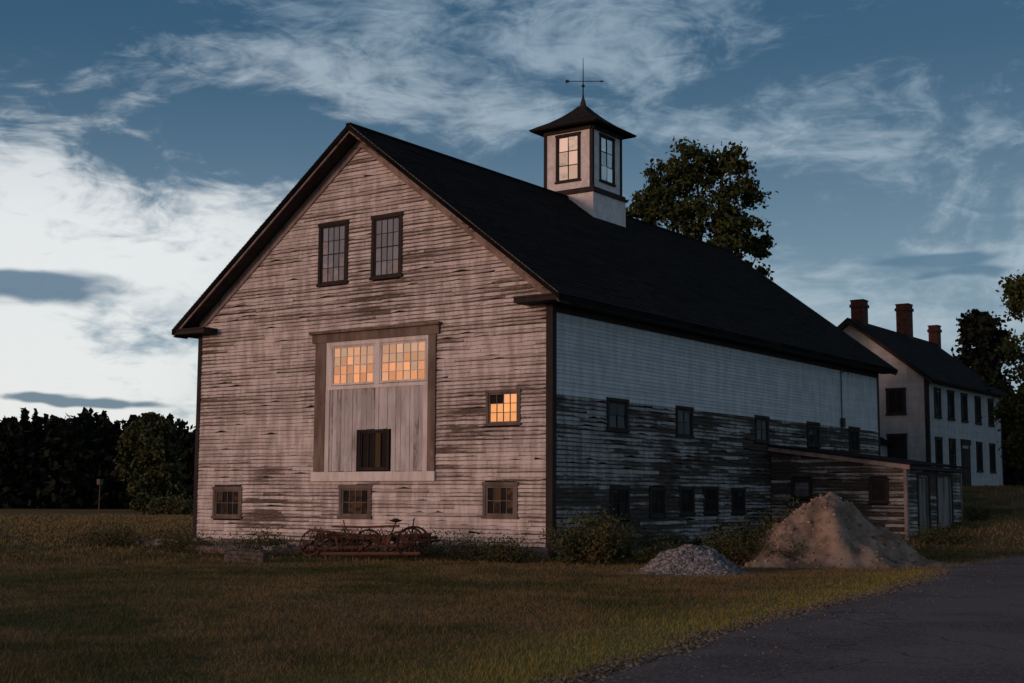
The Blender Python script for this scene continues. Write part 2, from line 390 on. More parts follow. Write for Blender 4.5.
dt.pbox(PF,-8.80,-3.85,6.32,6.58,-.01,.10); dt.pbox(PF,-8.86,-3.79,6.583,6.66,-.01,.20)
dt.build('hay_door_surround',M_TRIMV,barn)
dp=MB(); u=-8.24
while u<-4.27:
    w=random.uniform(.13,.2); u1=min(u+w,-4.26)
    for (z0,z1) in ([(2.38,4.9)] if not(u1>-6.86 and u<-5.68) else [(3.62,4.9)]):
        o=.02+random.uniform(-.008,.010)
        dp.pbox(PF,u+.005,u1-.005,z0+random.uniform(0,.02),z1,-.01,o)
    u=u1
dp.build('hay_door_boards',M_DOOR,barn)
wt=MB(); wt.pbox(PF,-8.74,-3.95,2.10,2.376,-.01,.10,r=0); wt.pbox(PF,-8.245,-4.255,4.86,4.97,.0,.045,r=0)
wt.pbox(PF,-6.30,-6.11,4.972,6.2,0,.05,r=0); wt.pbox(PF,-8.245,-8.02,4.972,6.2,0,.043); wt.pbox(PF,-4.33,-4.255,4.972,6.2,0,.043); wt.pbox(PF,-8.245,-4.255,6.2,6.318,0,.048,r=.1)
wt.pbox(PF,-8.245,-8.08,2.38,4.858,.0,.05); wt.pbox(PF,-4.42,-4.255,2.38,4.858,.0,.05)
window(wt,wg,PF,-8.0,-6.32,5.0,6.17,6,4,fw=.02,out=.046,sill=False,tilt=.006,mun=.018,base=.004)
window(wt,wg,PF,-6.09,-4.35,5.0,6.17,6,4,fw=.018,out=.046,sill=False,tilt=.006,mun=.018,base=.004)
wt.build('hay_door_rails_and_sill',M_WTRIM,barn)
w2=MB(); window(w2,wd,PF,-6.80,-5.74,2.45,3.56,4,1,fw=.05,broken=.3,base=.008,mun=.03); w2.build('hay_door_small_window',M_TRIM,barn)
wg.build('window_glass',M_GLASS,barn,recalc=False); wd.build('dusty_glass',M_GLASSD,barn,recalc=False)
# ---- cupola
cx,cy,s=XC,12.7,1.06
cw=MB(); ct=MB(); cg=MB(); cr=MB(); ci=MB()
cw.box(cx-s-.12,cx+s+.12,cy-s-.12,cy+s+.12,11.5,12.92)
ct.box(cx-s-.19,cx+s+.19,cy-s-.19,cy+s+.19,12.923,13.02); ct.box(cx-s-.12,cx+s+.12,cy-s-.12,cy+s+.12,13.023,13.13)
PC=[lambda u,z,o:(cx+u,cy-s-o,z),lambda u,z,o:(cx+s+o,cy+u,z),lambda u,z,o:(cx-u,cy+s+o,z),lambda u,z,o:(cx-s-o,cy-u,z)]
for P in PC:
    cw.pbox(P,-s+.0,-.46,13.133,15.46,-.08,0); cw.pbox(P,.46,s-.0805,13.133,15.46,-.08,0)
    cw.pbox(P,-.46,.46,13.133,13.50,-.08,-.001); cw.pbox(P,-.46,.46,15.22,15.46,-.08,-.001)
    ct.pbox(P,-s-.03,-s+.10,13.133,15.45,0,.032); ct.pbox(P,s-.10,s-.001,13.133,15.45,0,.03)
    ct.pbox(P,-s-.0,s,15.36,15.50,.033,.075)
    window(ct,cg,P,-.46,.46,13.50,15.22,2,3,fw=.09,out=.05,sash=.045,mun=.03,base=-.02,tilt=.012)
ci.box(cx-s+.1,cx+s-.1,cy-s+.1,cy+s-.1,13.13,13.2); ci.box(cx-s+.09,cx+s-.09,cy-s+.09,cy+s-.09,13.22,15.44)
prof=[(1.49,15.58),(1.30,15.70),(.95,15.90),(.6,16.16),(.32,16.42),(.14,16.62)]
cr.box(cx-1.47,cx+1.47,cy-1.47,cy+1.47,15.503,15.575)
for (a,za),(b,zb) in zip(prof,prof[1:]):
    A=[(cx-a,cy-a,za),(cx+a,cy-a,za),(cx+a,cy+a,za),(cx-a,cy+a,za)]; B=[(cx-b,cy-b,zb),(cx+b,cy-b,zb),(cx+b,cy+b,zb),(cx-b,cy+b,zb)]
    for i in range(4): cr.face([A[i],A[(i+1)%4],B[(i+1)%4],B[i]],[(0,0),(a,0),(a,.3),(0,.3)])
cr.box(cx-1.5,cx+1.5,cy-1.5,cy+1.5,15.54,15.585)
iron=MB(); iron.tube([(cx,cy,16.55),(cx,cy,16.7),(cx,cy,16.95),(cx,cy,17.1)],[.15,.12,.05,.03],8)
iron.tube([(cx,cy,17.0),(cx,cy,18.55)],[.03,.010],6)
iron.tube([(cx,cy,17.38),(cx,cy,17.43),(cx,cy,17.5)],[.03,.08,.02],8)
iron.tube([(cx-.45,cy-.3,17.62),(cx+.6,cy+.4,17.62)],.017,5)
d=Vector((1.05,.7,0)).normalized(); c0=Vector((cx-.45,cy-.3,17.62)); c1=Vector((cx+.6,cy+.4,17.62))
iron.poly([c1+d*.12,c1-d*.05+Vector((0,0,.05)),c1-d*.05-Vector((0,0,.05))],[(0,1,2)])
iron.poly([c0+d*.0+Vector((0,0,.05)),c0-d*.14+Vector((0,0,.07)),c0-d*.14-Vector((0,0,.07)),c0-Vector((0,0,.05))],[(0,1,2,3)])
cw.build('cupola_walls',M_CUPW,barn); ct.build('cupola_trim',M_TRIM,barn); cg.build('cupola_glass',M_GLASS,barn,recalc=False)
cr.build('cupola_roof',M_ROOF,barn); ci.build('cupola_inner',M_DARK,barn); iron.build('weathervane',M_IRON,barn)
cdm=MB(); cdm.tube([(.06,20.6,6.7),(.06,20.6,4.6)],.02,6); cdm.box(.04,.16,20.5,20.72,4.45,4.8); cdm.tube([(.05,20.6,6.6),(.3,20.6,6.65),(.38,20.6,6.5)],.018,6); cdm.build('service_conduit',M_IRON,barn)

# ------------------------------------------------------------------ SHED
shed=empty('lean_to_shed'); YS,YE,XS=13.9,19.8,4.87
PSF=planeY(YS); PSS=planeX(XS)
zr=lambda u:3.46-(u)*(3.46-2.80)/XS
sc=MB(); sc.prism(PSF,[(.05,0),(XS-.01,0),(XS-.01,zr(XS)-.08),(.05,zr(.05)-.08)],-(YE-YS),-.004); sc.build('shed_carcass',M_DARK,shed)
ss=MB()
hS=[(.81,1.57,1.6,2.33),(3.62,4.25,1.52,2.32)]
clap(ss,PSF,.1,2.76,lambda z:(.06,XS-.08),e=.12,holes=hS,jit=2.4,missing=.1,lo=.8,hi=2.5,nsub=.35)
clap(ss,PSF,2.76,3.34,lambda z:(.06,max(.1,(3.40-z)/((3.46-2.80)/XS))),e=.12,jit=2,lo=.8,hi=2.5)
hD=[(15.0,16.1,0,2.35),(17.0,18.6,0,2.35)]
clap(ss,PSS,.2,2.74,lambda z:(YS+.08,YE-.08),e=.12,holes=hD,jit=2.4,missing=.1,lo=.8,hi=2.5,nsub=.35)
ss.build('shed_siding',M_LOW,shed,recalc=False)
st=MB(); st.pbox(PSF,XS-.08,XS+.03,0,2.8,0,.04,); st.box(XS,XS+.035,YS,YS+.09,0,2.78); st.box(XS,XS+.035,YE-.09,YE,0,2.78)
st.prism(PSF,[(0.0,3.46),(XS+.18,zr(XS+.18)),(XS+.18,zr(XS+.18)-.15),(0.0,3.31)],.045,.16)
st.build('shed_trim',M_RAKE,shed)
sdt=MB(); sdt.box(XS+.182,XS+.21,YS-.16,YE+.15,zr(XS+.2)-.14,zr(XS+.2)-.02)
dg=MB(); dg2=MB(); window(sdt,dg2,PSF,.90,1.50,1.68,2.26,1,1,fw=.09); window(sdt,dg,PSF,3.67,4.2,1.57,2.27,2,2,fw=.08)
for a,b in ((15.0,16.1),(17.0,18.6)):
    sdt.pbox(PSS,a-.1,a,.2,2.45,0,.05); sdt.pbox(PSS,b,b+.1,.2,2.45,0,.05); sdt.pbox(PSS,a-.1,b+.1,2.452,2.56,0,.052)
sdt.build('shed_frames',M_TRIM,shed); dg.build('shed_glass',M_GLASSD,shed,recalc=False); dg2.build('shed_pale_glass',M_GLASSU,shed,recalc=False)
sd=MB(); u=15.0
while u<16.08: sd.pbox(PSS,u+.004,u+.176,.25,2.44,-.0,.02); u+=.183
u=17.0
while u<18.55: sd.pbox(PSS,u+.004,u+.172,.3,2.44,.0,.02); u+=.178
sd.build('shed_plank_doors',M_SDOOR,shed)
sr=MB(); sr.prism(PSF,[(0.0,3.53),(XS+.24,zr(XS+.24)+.06),(XS+.24,zr(XS+.24)+.002),(0.0,3.462)],-(YE-YS)-.18,.20); sr.build('shed_roof',M_ROOF,shed)

# ------------------------------------------------------------------ FARMHOUSE
house=empty('farmhouse'); HX,HX0,HY,HY1=-3.15,-11.45,40.8,54.4; hc=(HX+HX0)/2; zb0=1.9; ze_=7.95; zp=11.45
PHF=planeY(HY); PHS=planeX(HX); hs=(zp-ze_+0.0)/((HX-HX0)/2+.35)
hb=MB(); ztop=lambda u:zp-.2-hs*abs(u-hc)
hb.prism(PHF,[(HX0,zb0-.6),(HX,zb0-.6),(HX,ztop(HX)),(hc,ztop(hc)),(HX0,ztop(HX0))],-(HY1-HY),-.01); hb.build('house_core',M_DARK,house)
hh=MB(); clap(hh,PHF,zb0+.3,zp-.3,lambda z:(max(HX0,hc-(zp-.22-z)/hs),min(HX,hc+(zp-.22-z)/hs)),e=.14,jit=.4,lo=3,hi=6,nsub=3)
clap(hh,PHS,zb0+.3,ztop(HX)-.05,lambda z:(HY,HY1),e=.14,jit=.4,lo=3,hi=6,nsub=3); hh.build('house_siding',M_HOUSE,house,recalc=False)
hst=MB(); hst.box(HX0-.02,HX+.03,HY-.03,HY1+.03,zb0-.6,zb0+.3); hst.build('house_foundation',M_STONE,house)
ht=MB(); hg=MB()
ht.pbox(PHF,HX-.16,HX+.03,zb0+.3,ztop(HX),.0,.05); ht.box(HX,HX+.045,HY,HY+.16,zb0+.3,ztop(HX)); ht.box(HX,HX+.045,HY1-.16,HY1,zb0+.3,ztop(HX))
for z0,z1 in ((6.2,7.45),(3.7,5.0)):
    for uc in (-4.85,-7.3,-9.8): window(ht,hg,PHF,uc-.42,uc+.42,z0,z1,2,2,fw=.12,base=.02)
window(ht,hg,PHF,hc-.3,hc+.3,9.2,10.1,2,2,fw=.12,base=.02)
for k,yc in enumerate((42.3,44.6,47.0,49.6,52.2)):
    window(ht,hg,PHS,yc-.42,yc+.42,6.05,7.5,2,2,fw=.12,base=.02)
    if k!=2: window(ht,hg,PHS,yc-.42,yc+.42,3.3,4.85,2,2,fw=.12,base=.02)
ht.pbox(PHS,46.45,47.55,2.3,4.5,0,.08); ht.pbox(PHS,46.2,46.4,2.3,4.7,0,.06); ht.pbox(PHS,47.6,47.8,2.3,4.7,0,.06); ht.pbox(PHS,46.2,47.8,4.7,5.0,0,.12)
for sx in (1,-1):
    xe=hc+sx*((HX-HX0)/2+.4); z_=zp-hs*((HX-HX0)/2+.4)
    ht.prism(PHF,[(hc,zp-.02),(xe,z_-.02),(xe,z_-.24),(hc,zp-.24)],.36,.41)
    ht.prism(PHF,[(hc,zp-.18),(xe,z_-.18),(xe,z_-.23),(hc,zp-.23)],0.02,.358)
ht.build('house_trim',M_TRIM,house); hg.build('house_glass',M_GLASSD,house,recalc=False)
hr=MB()
for sx in (1,-1):
    xe=hc+sx*((HX-HX0)/2+.45); z_=zp-hs*((HX-HX0)/2+.45)
    hr.prism(PHF,[(hc,zp+.06),(xe,z_+.06),(xe,z_-.06),(hc,zp-.06)],-(HY1-HY)-.4,.44)
hr.build('house_roof',M_ROOF,house)
hk=MB()
for y,zt_,w in ((42.2,12.6,.36),(49.6,13.25,.38),(55.2,12.55,.30)):
    hk.box(hc-w,hc+w,y-w,y+w,8 if y>55 else 10.6,zt_); hk.box(hc-w-.06,hc+w+.06,y-w-.06,y+w+.06,zt_-.35,zt_-.18); hk.box(hc-w-.03,hc+w+.03,y-w-.03,y+w+.03,zt_+.002,zt_+.08)
hk.build('brick_chimneys',M_BRICK,house)
el=MB(); clap(el,planeY(36.0),2.0,4.6,lambda z:(-9,-5.4),e=.14,jit=.4,nsub=3); clap(el,planeX(-5.4),2.0,4.6,lambda z:(36,40.8),e=.14,jit=.4,nsub=3); el.build('ell_siding',M_HOUSE,house,recalc=False)
er=MB(); er.prism(planeY(36.0),[(-9.2,5.8),(-7.2,5.8),(-5.1,4.6),(-5.1,4.5),(-9.2,4.5)],-4.78,.3); er.build('ell_roof',M_ROOF,house)

# ------------------------------------------------------------------ GROUND / ROAD
def axis(a,b,st,far):
    c=np.arange(a,b+1e-6,st); g=st*1.35**np.arange(1,60); g=np.cumsum(g); g=g[g<far]
    return np.concatenate([a-g[::-1],c,b+g])
gx=axis(-48,32,.7,4000); gy=axis(-40,62,.7,4000)
X,Y=np.meshgrid(gx,gy,indexing='ij'); Z=hgt(X,Y); nx,ny=X.shape
V=np.stack([X,Y,Z],-1).reshape(-1,3)
idx=np.arange(nx*ny).reshape(nx,ny); Fq=np.stack([idx[:-1,:-1],idx[1:,:-1],idx[1:,1:],idx[:-1,1:]],-1).reshape(-1,4)
me=bpy.data.meshes.new('ground'); me.from_pydata(V.tolist(),[],Fq.tolist()); me.materials.append(M_GROUND)
me.polygons.foreach_set('use_smooth',[True]*len(me.polygons)); g=bpy.data.objects.new('ground',me); scene.collection.objects.link(g)
ry=np.array([-120,-60,-40,-30,-20.3,-17.9,-15.2,-11.5,-7.6,-3.2,0,3.5,6,9,14,22,40,80,150.])
rx=np.array([34,19,15.4,14.2,13.4,13.0,12.45,11.95,11.6,11.0,10.3,9.3,9.0,9.3,10.4,13,20,36,66.])
def edge0(y): return np.interp(y,ry,rx)
ys_=np.concatenate([np.arange(-120,-30,3),np.arange(-30,25,.35),np.arange(25,150,3)])
ex_=np.array([float(edge0(y))+.18*mnoise.noise(Vector((y*.5,0,0)))+.12*mnoise.noise(Vector((y*2.1,5,0))) for y in ys_])
def road_edge(y): return np.interp(y,ys_,ex_)
mb=MB(); NC=15; prev=None
for y,e in zip(ys_,ex_):
    row=[]
    for k in range(NC):
        t=k/(NC-1); x=e+7.4*t; z=hz(x,y)+.028+.05*math.sin(math.pi*t)-(.04 if k in(0,NC-1) else 0); row.append((x,float(y),z))
    if prev:
        for k in range(NC-1): mb.face([prev[k],prev[k+1],row[k+1],row[k]],[(0,0)]*4,.5)
    prev=row
rd=mb.build('road',M_ROAD,None,True)
vg=MB()
for _ in range(5200):
    y=random.uniform(-24,10); x=float(road_edge(y))+random.gauss(.02,.14); s_=random.uniform(.006,.022)
    stone(vg,x,y,hz(x,y)+.012,s_,s_*random.uniform(.6,1),s_*.6,.35)
for _ in range(1500):
    y=random.uniform(-24,6); x=float(road_edge(y))+random.uniform(.2,4); s_=random.uniform(.004,.011)
    stone(vg,x,y,hz(x,y)+.06,s_,s_,s_*.6,.35)
vg.build('verge_gravel',M_VERGE)

# ------------------------------------------------------------------ PILES
def pile(name,cx,cy,Rx,Ry,rot,Hh,mat,px=0,py=0,stones=800,ss=.05,seed=0,pw=1.15,rough=.22):
    e=empty(name,(0,0,0)); mb=MB(); nr,na=40,90; ring=[]
    c,s_=math.cos(rot),math.sin(rot)
    def P(a,t):
        rr=1+.22*mnoise.noise(Vector((math.cos(a)*1.5,math.sin(a)*1.5,seed)))
        ux,uy=math.cos(a)*t*rr*Rx+px*(1-t),math.sin(a)*t*rr*Ry+py*(1-t)
        x,y=cx+ux*c-uy*s_,cy+ux*s_+uy*c
        hh=Hh*(.5+.5*math.cos(math.pi*t**pw))
        n=mnoise.fractal(Vector((x*.8,y*.8,seed)),1.0,2.0,5)*rough*Hh*min(1,(1-t)*2.2)+mnoise.noise(Vector((x*6,y*6,seed)))*.03
        return (x,y,hz(x,y)-.05+hh+n*(1 if t<.98 else 0))
    for i in range(nr+1): ring.append([P(2*math.pi*k/na,i/nr) for k in range(na)])
    vs=[p for r_ in ring for p in r_]; fs=[(i*na+k,i*na+(k+1)%na,(i+1)*na+(k+1)%na,(i+1)*na+k) for i in range(nr) for k in range(na)]
    mb.poly(vs,fs,.5); mb.build(name+'_mound',mat,e,True)
    sb=MB()
    for _ in range(stones):
        a=random.random()*6.283; t=min(1.12,random.random()**.6*1.1); p=P(a,min(t,.999)) if t<1 else (lambda q:(q[0]+math.cos(a+rot)*(t-1)*Rx,q[1]+math.sin(a+rot)*(t-1)*Ry,q[2]+.04))(P(a,.999))
        z=ss*random.uniform(.3,1.4)**1.3; stone(sb,p[0],p[1],p[2],z,z*random.uniform(.6,1),z*random.uniform(.5,.8),.35)
    sb.build(name+'_stones',mat,e)
    return P
pile('gravel_pile',5.75,-3.0,1.5,1.15,.7,.66,M_GRAV,stones=3400,ss=.026,seed=3,pw=1.15,rough=.25)
PD=pile('dirt_pile',6.75,3.2,3.3,2.0,1.03,1.60,M_DIRT,px=-.5,stones=1500,ss=.028,seed=12,pw=.85,rough=.42)

# ------------------------------------------------------------------ VEGETATION
def quads(C,size):
    n=len(C); a=rng.normal(size=(n,3)); a/=np.linalg.norm(a,axis=1)[:,None]; b=rng.normal(size=(n,3)); b-= (b*a).sum(1)[:,None]*a; b/=np.linalg.norm(b,axis=1)[:,None]
    s=(size*rng.uniform(.6,1.4,n))[:,None]
    return np.stack([C-a*s*.5,C+b*s*.32,C+a*s*.5,C-b*s*.32],1).reshape(-1,3)
RV=np.array([.818,.575,0]); FV=np.array([-.575,.818,0])
def tree(name,base,clumps,leaf=.22,sub=16,per=60,mat=None,trunk_r=.3,subr=.36):
    bx,by=base; bz=hz(bx,by)-.1; e=empty(name,(bx,by,bz)); pts=[];rn=[]
    tb=MB(); zmax=max(c[2] for c in clumps)-bz
    tp=[(0.15*math.sin(i*1.3),.12*math.cos(i*2.1),zmax*.92*i/6) for i in range(7)]
    tb.tube(tp,[trunk_r*(1-.145*i) for i in range(7)],9)
    for (lat,dep,z,r) in clumps:
        c=RV*lat+FV*dep; c=np.array([c[0],c[1],z-bz])
        st=np.array([0,0,max(1.2,(z-bz)*.45+rng.uniform(0,1))]); mid=(st+c)/2+np.array([0,0,-.2])
        tb.tube([tuple(st),tuple(mid),tuple(c)],[trunk_r*.4,trunk_r*.22,trunk_r*.08],6)
        for k in range(sub):
            d=rng.normal(size=3); d/=np.linalg.norm(d); d[2]=d[2]*.85
            sc_=c+d*r*rng.uniform(.45,1.05); rr=r*subr*rng.uniform(.6,1.3); m=int(per*rng.uniform(.6,1.3))
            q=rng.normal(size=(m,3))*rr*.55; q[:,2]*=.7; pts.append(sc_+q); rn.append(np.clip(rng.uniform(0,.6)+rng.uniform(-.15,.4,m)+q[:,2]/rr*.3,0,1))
            if k%3==0: tb.tube([tuple(c),tuple(sc_)],[trunk_r*.08,.015],4)
    C=np.concatenate(pts); rn=np.concatenate(rn)
    tb.build('trunk_and_limbs',M_BARK,e)
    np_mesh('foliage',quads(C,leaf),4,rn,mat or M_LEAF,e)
    return e
cl=[(-.1,0,18.6,1.4),(-1.6,.5,18.0,1.3),(1.2,-.4,18.5,1.3),(-2.6,0,16.6,1.2),(1.9,.3,16.9,1.3),(0.0,0,16.4,2.0),(-1.4,-.4,16.0,1.5),(2.1,0,15.1,1.2),(3.1,.2,14.4,.6),(-1.2,.6,14.3,1.9),(.9,-.6,14.6,1.6),(1.3,-.8,13.1,1.7),(-2.4,0,13.6,1.5),(0,0,11.8,2.2),(0.5,1,9.5,2.2),(-1.5,-1,9.3,1.9),(2.5,.5,12.6,1.0)]
tree('maple_tree',(-11.3,30.8),cl,leaf=.25,per=90,trunk_r=.42)
tree('maple_tree',(-14.4,29.9),[(0,0,16.4,.8),(.3,.3,15.3,1.0),(-.6,0,14.6,1.0),(0,0,13.2,1.6),(.3,.4,11.3,1.8),(-.2,0,9.3,1.8)],leaf=.25,per=60,trunk_r=.25)
def gen(hh,r,z0,n=10,zb=0):
    o=[]
    for i in range(n):
        t=(i+.5)/n; z=z0+(hh-z0)*t; rr=r*math.sin(math.pi*min(1,.18+t*.78))**.7
        a=random.random()*6.28; o.append((math.cos(a)*rr*.55,math.sin(a)*rr*.55,z+zb,max(.5,rr*.62)))
    o.append((0,0,hh+zb-r*.35,r*.45)); return o
tree('roadside_tree',(4.9,34.2),gen(10.4,2.7,1.6,18,2.2),leaf=.24,per=85,trunk_r=.22)
tree('background_tree',(-8.9,70.9),gen(13.2,3.2,2,14,2.2),leaf=.45,per=50,trunk_r=.3,mat=M_LEAFD)
tree('background_tree',(-2.5,74.0),gen(10.5,3.0,1,14,2.2),leaf=.45,per=50,trunk_r=.3,mat=M_LEAFD)
tree('background_tree',(2.5,66.0),gen(8.5,3.2,.6,14,2.2),leaf=.45,per=50,trunk_r=.3,mat=M_LEAFD)
tree('field_tree',(-90.5,62.8),gen(9.8,3.2,.8,20,0),leaf=.42,per=70,trunk_r=.25,mat=M_LEAFL)
# distant tree line: hardwoods with a few conifers
pts=[];rn=[]
def dist_tree(x,y,hh,r,con=False,cnt=330):
    z0=hz(x,y); u=rng.uniform(0.0,1,cnt)
    rad=r*(np.sin(np.pi*np.clip(.35+u*.64,0,1))**.7 if not con else (1.02-u))
    lump=rng.integers(0,7,cnt); ang=lump*.9+rng.normal(0,.35,cnt)+x
    rr=rad*np.sqrt(rng.uniform(.15,1,cnt)); P_=np.stack([x+np.cos(ang)*rr,y+np.sin(ang)*rr,z0+u*hh*(1+.03*np.sin(lump*2.))],1)
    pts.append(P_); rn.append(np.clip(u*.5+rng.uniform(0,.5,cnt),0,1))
for row,(dep,st) in enumerate(((170,2.4),(175,2.4),(181,2.4),(188,2.6))):
    lat=-230
    while lat<130:
        lat+=st*rng.uniform(.5,1.5); p=CAM[:2]+RV[:2]*lat+FV[:2]*(dep+rng.uniform(-2,2)+6*math.sin(lat*.03))
        con=rng.random()<.22
        hh=9.8+.6*math.sin(lat*.09)+.4*math.sin(lat*.31)+rng.uniform(-.9,.5)+row*.45+(.6 if con else 0); dist_tree(p[0],p[1],hh,rng.uniform(1.8,2.5) if con else rng.uniform(2.8,4.0),con)
n=36000; lat=rng.uniform(-230,130,n); dd=167+rng.uniform(0,22,n)+6*np.sin(lat*.03); zz=rng.uniform(0,9.4,n)
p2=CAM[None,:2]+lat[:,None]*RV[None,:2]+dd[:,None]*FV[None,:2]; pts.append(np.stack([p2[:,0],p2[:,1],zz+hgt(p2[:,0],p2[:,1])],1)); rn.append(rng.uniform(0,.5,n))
lat=22
while lat<110:
    lat+=2.6; p=CAM[:2]+RV[:2]*lat+FV[:2]*(118+rng.uniform(-4,4)); dist_tree(p[0],p[1],rng.uniform(7,10),2.6)
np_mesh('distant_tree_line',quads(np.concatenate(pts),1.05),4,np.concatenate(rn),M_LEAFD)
def bush(name,cx,cy,rx,ry,hh,n,leaf,mat=M_WEED,stems=18):
    z0=hz(cx,cy); e=empty(name,(cx,cy,z0)); tb=MB(); P_=[];rn=[]
    for i in range(stems):
        a=random.random()*6.28; t=random.random()**.6; ex,ey=math.cos(a)*rx*t,math.sin(a)*ry*t; ht_=hh*random.uniform(.5,1)*(1-.35*t)
        tb.tube([(ex*.4,ey*.4,-.05),(ex*.75,ey*.75,ht_*.55),(ex,ey,ht_)],[.012,.008,.003],4)
        m=n//stems; u=rng.uniform(.05,1.05,m); c=np.stack([ex*(.4+.6*u),ey*(.4+.6*u),ht_*u],1)+rng.normal(size=(m,3))*np.array([.13,.13,.08])*max(rx,.5)/.8
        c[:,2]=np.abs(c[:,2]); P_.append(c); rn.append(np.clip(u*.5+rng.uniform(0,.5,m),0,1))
    tb.build('stems',M_BARK,e); np_mesh('leaves',quads(np.concatenate(P_),leaf),4,np.concatenate(rn),mat,e)
bush('shrub',2.0,-1.2,1.15,.9,1.5,4600,.085,stems=32)
bush('shrub',1.2,.9,.7,.8,1.2,1800,.08)
bush('weed_clump',4.9,1.2,.9,1.0,1.3,3000,.07,stems=36)
bush('weed_clump',5.9,1.2,.8,.6,.9,1600,.06,stems=26)
bush('weed_clump',5.6,3.0,.9,.9,1.85,2600,.07,stems=34)
bush('weed_clump',4.7,4.6,.9,.9,1.85,2200,.07,stems=30)
bush('weed_clump',3.4,-.2,.8,.8,.8,1600,.06,stems=26)
bush('weed_clump',-1.3,-1.3,1.5,.7,.75,2600,.06,stems=42)
bush('weed_clump',-.2,-1.6,.9,.6,.6,1500,.06,stems=26)
bush('weed_clump',-3.6,-.9,1.6,.45,.8,2000,.06,stems=36)
bush('weed_clump',-6.6,-.8,1.4,.4,.65,1600,.06,stems=30)
bush('weed_clump',-9.6,-1.3,1.5,.55,.65,2000,.06,stems=34)
bush('weed_clump',-12.3,-1.9,1.6,.7,.6,2000,.06,stems=34)
bush('weed_clump',-16.0,-1.5,1.6,.9,.85,2400,.06,stems=36)
bush('weed_clump',-7.4,-3.6,1.3,.6,.5,1500,.05,stems=28)
bush('weed_clump',-10.4,-3.4,1.3,.6,.5,1500,.05,stems=28)
for k in range(8):
    y=1.5+k*1.6+random.uniform(-.4,.4); bush('weed_clump',.5,y,.4,.75,random.uniform(.5,.95),800,.06,stems=14)
bush('weed_clump',6.3,13.0,1.2,.6,.7,1400,.07,stems=24); bush('weed_clump',5.4,20.0,.6,.9,.8,1000,.07,stems=18)
bush('field_shrub',-70,47.5,3.5,1.5,1.6,1500,.3)
bush('field_shrub',-84,60,3.0,1.5,1.4,1200,.3)
def blades(N,r0,r1,a0,a1,h0,h1,w,name,pw=1.0):
    r=r0+(r1-r0)*rng.random(N)**pw; az=np.radians(rng.uniform(a0,a1,N)); x=CAM[0]+np.sin(az)*r; y=CAM[1]+np.cos(az)*r
    ok=~((x>-W-.1)&(x<.0)&(y>-.02)&(y<L)); ok&=~((x>-.1)&(x<XS)&(y>YS)&(y<YE))
    ok&=(x<road_edge(y)-.02+.22*rng.random(N)**2)|(x>road_edge(y)+7.4)
    dd=((x-6.75)*math.cos(1.03)+(y-3.2)*math.sin(1.03))/3.2; de=(-(x-6.75)*math.sin(1.03)+(y-3.2)*math.cos(1.03))/1.95
    ok&=(dd*dd+de*de>.92); ok&=((x-5.75)**2+(y+3.0)**2>1.25)
    x,y,r=x[ok],y[ok],r[ok]; n=len(x)
    patch=.5+.5*np.sin(x*1.7+np.sin(y*2.3))*np.sin(y*1.3+np.sin(x*1.1)*2)
    hh=rng.uniform(h0,h1,n)*(.6+.7*patch); near=np.clip(1-np.abs(y+.6)/1.1,0,1)*((x<.5)&(x>-W-2)); hh*=1+2.6*near*rng.random(n)
    z=hgt(x,y)-.005; a=rng.uniform(0,6.283,n); ww=w*(1+r*.04); lean=rng.normal(0,.45,(n,2))*hh[:,None]
    B=np.stack([x,y,z],1); D=np.stack([np.cos(a),np.sin(a),np.zeros(n)],1)*ww[:,None]*.5
    T=B+np.stack([lean[:,0],lean[:,1],hh],1)
    return np_mesh(name,np.stack([B-D,B+D,T],1).reshape(-1,3),3,rng.random(n),M_BLADE)
gb=empty('grass')
o1=blades(330000,7,42,-66,-6,.03,.075,.007,'grass_blades_near',1.0); o1.parent=gb
o2=blades(110000,35,120,-66,-6,.07,.16,.02,'grass_blades_far',.8); o2.parent=gb

# ------------------------------------------------------------------ OLD FARM IMPLEMENT (rusted hay rake)
rake=empty('rusty_farm_equipment',(0,0,0)); hr_=MB()
x0,x1,y0=-6.3,-2.2,-2.6
def wheel(c,r,ax,up_,n=9):
    c=Vector(c); ax=Vector(ax).normalized(); up_=Vector(up_).normalized()
    hr_.tube([c+ax*math.cos(t)*r+up_*math.sin(t)*r for t in [2*math.pi*k/24 for k in range(25)]],.03,6)
    for k in range(n):
        t=2*math.pi*k/n; hr_.tube([c,c+ax*math.cos(t)*r+up_*math.sin(t)*r],.013,4)
    nn=ax.cross(up_); hr_.tube([c-nn*.1,c+nn*.1],.06,8)
wheel((x1-.15,y0-.35,.45),.43,(.8,.5,.05),(-.15,.1,1)); wheel((x1-.9,y0+.35,.42),.40,(.9,.3,0),(.1,.2,1)); wheel((x0+.35,y0-.35,.38),.36,(1,.25,.05),(-.1,.3,.95)); wheel((x0+1.7,y0+.45,.40),.36,(.8,.5,.1),(-.3,.2,.9))
def bar(a,b,r_=.03,sag=.0): 
    a=Vector(a); b=Vector(b); hr_.tube([a,(a+b)/2-Vector((0,0,sag)),b],r_,6)
bar((x0,y0,.52),(x1,y0+.15,.66),.055,.05); bar((x0+.1,y0+.5,.40),(x1-.1,y0+.55,.58),.045,.03)
bar((x0-.2,y0-.4,.18),(x1-.5,y0-.3,.38),.045); bar((x0+.2,y0-.25,.72),(x1-.3,y0+.3,.54),.038,.04); bar((x0+.6,y0+.2,.82),(x1-.9,y0-.05,.88),.034,.03)
bar((x0+.9,y0-.55,.10),(x1+.2,y0-.5,.20),.045)
for k in range(10):
    xx=x0+.15+k*.42+random.uniform(-.08,.08); bar((xx,y0-.45+random.uniform(-.1,.1),.14+.15*random.random()),(xx+random.uniform(-.15,.25),y0+.55,.50+.12*random.random()),.028,-.08)
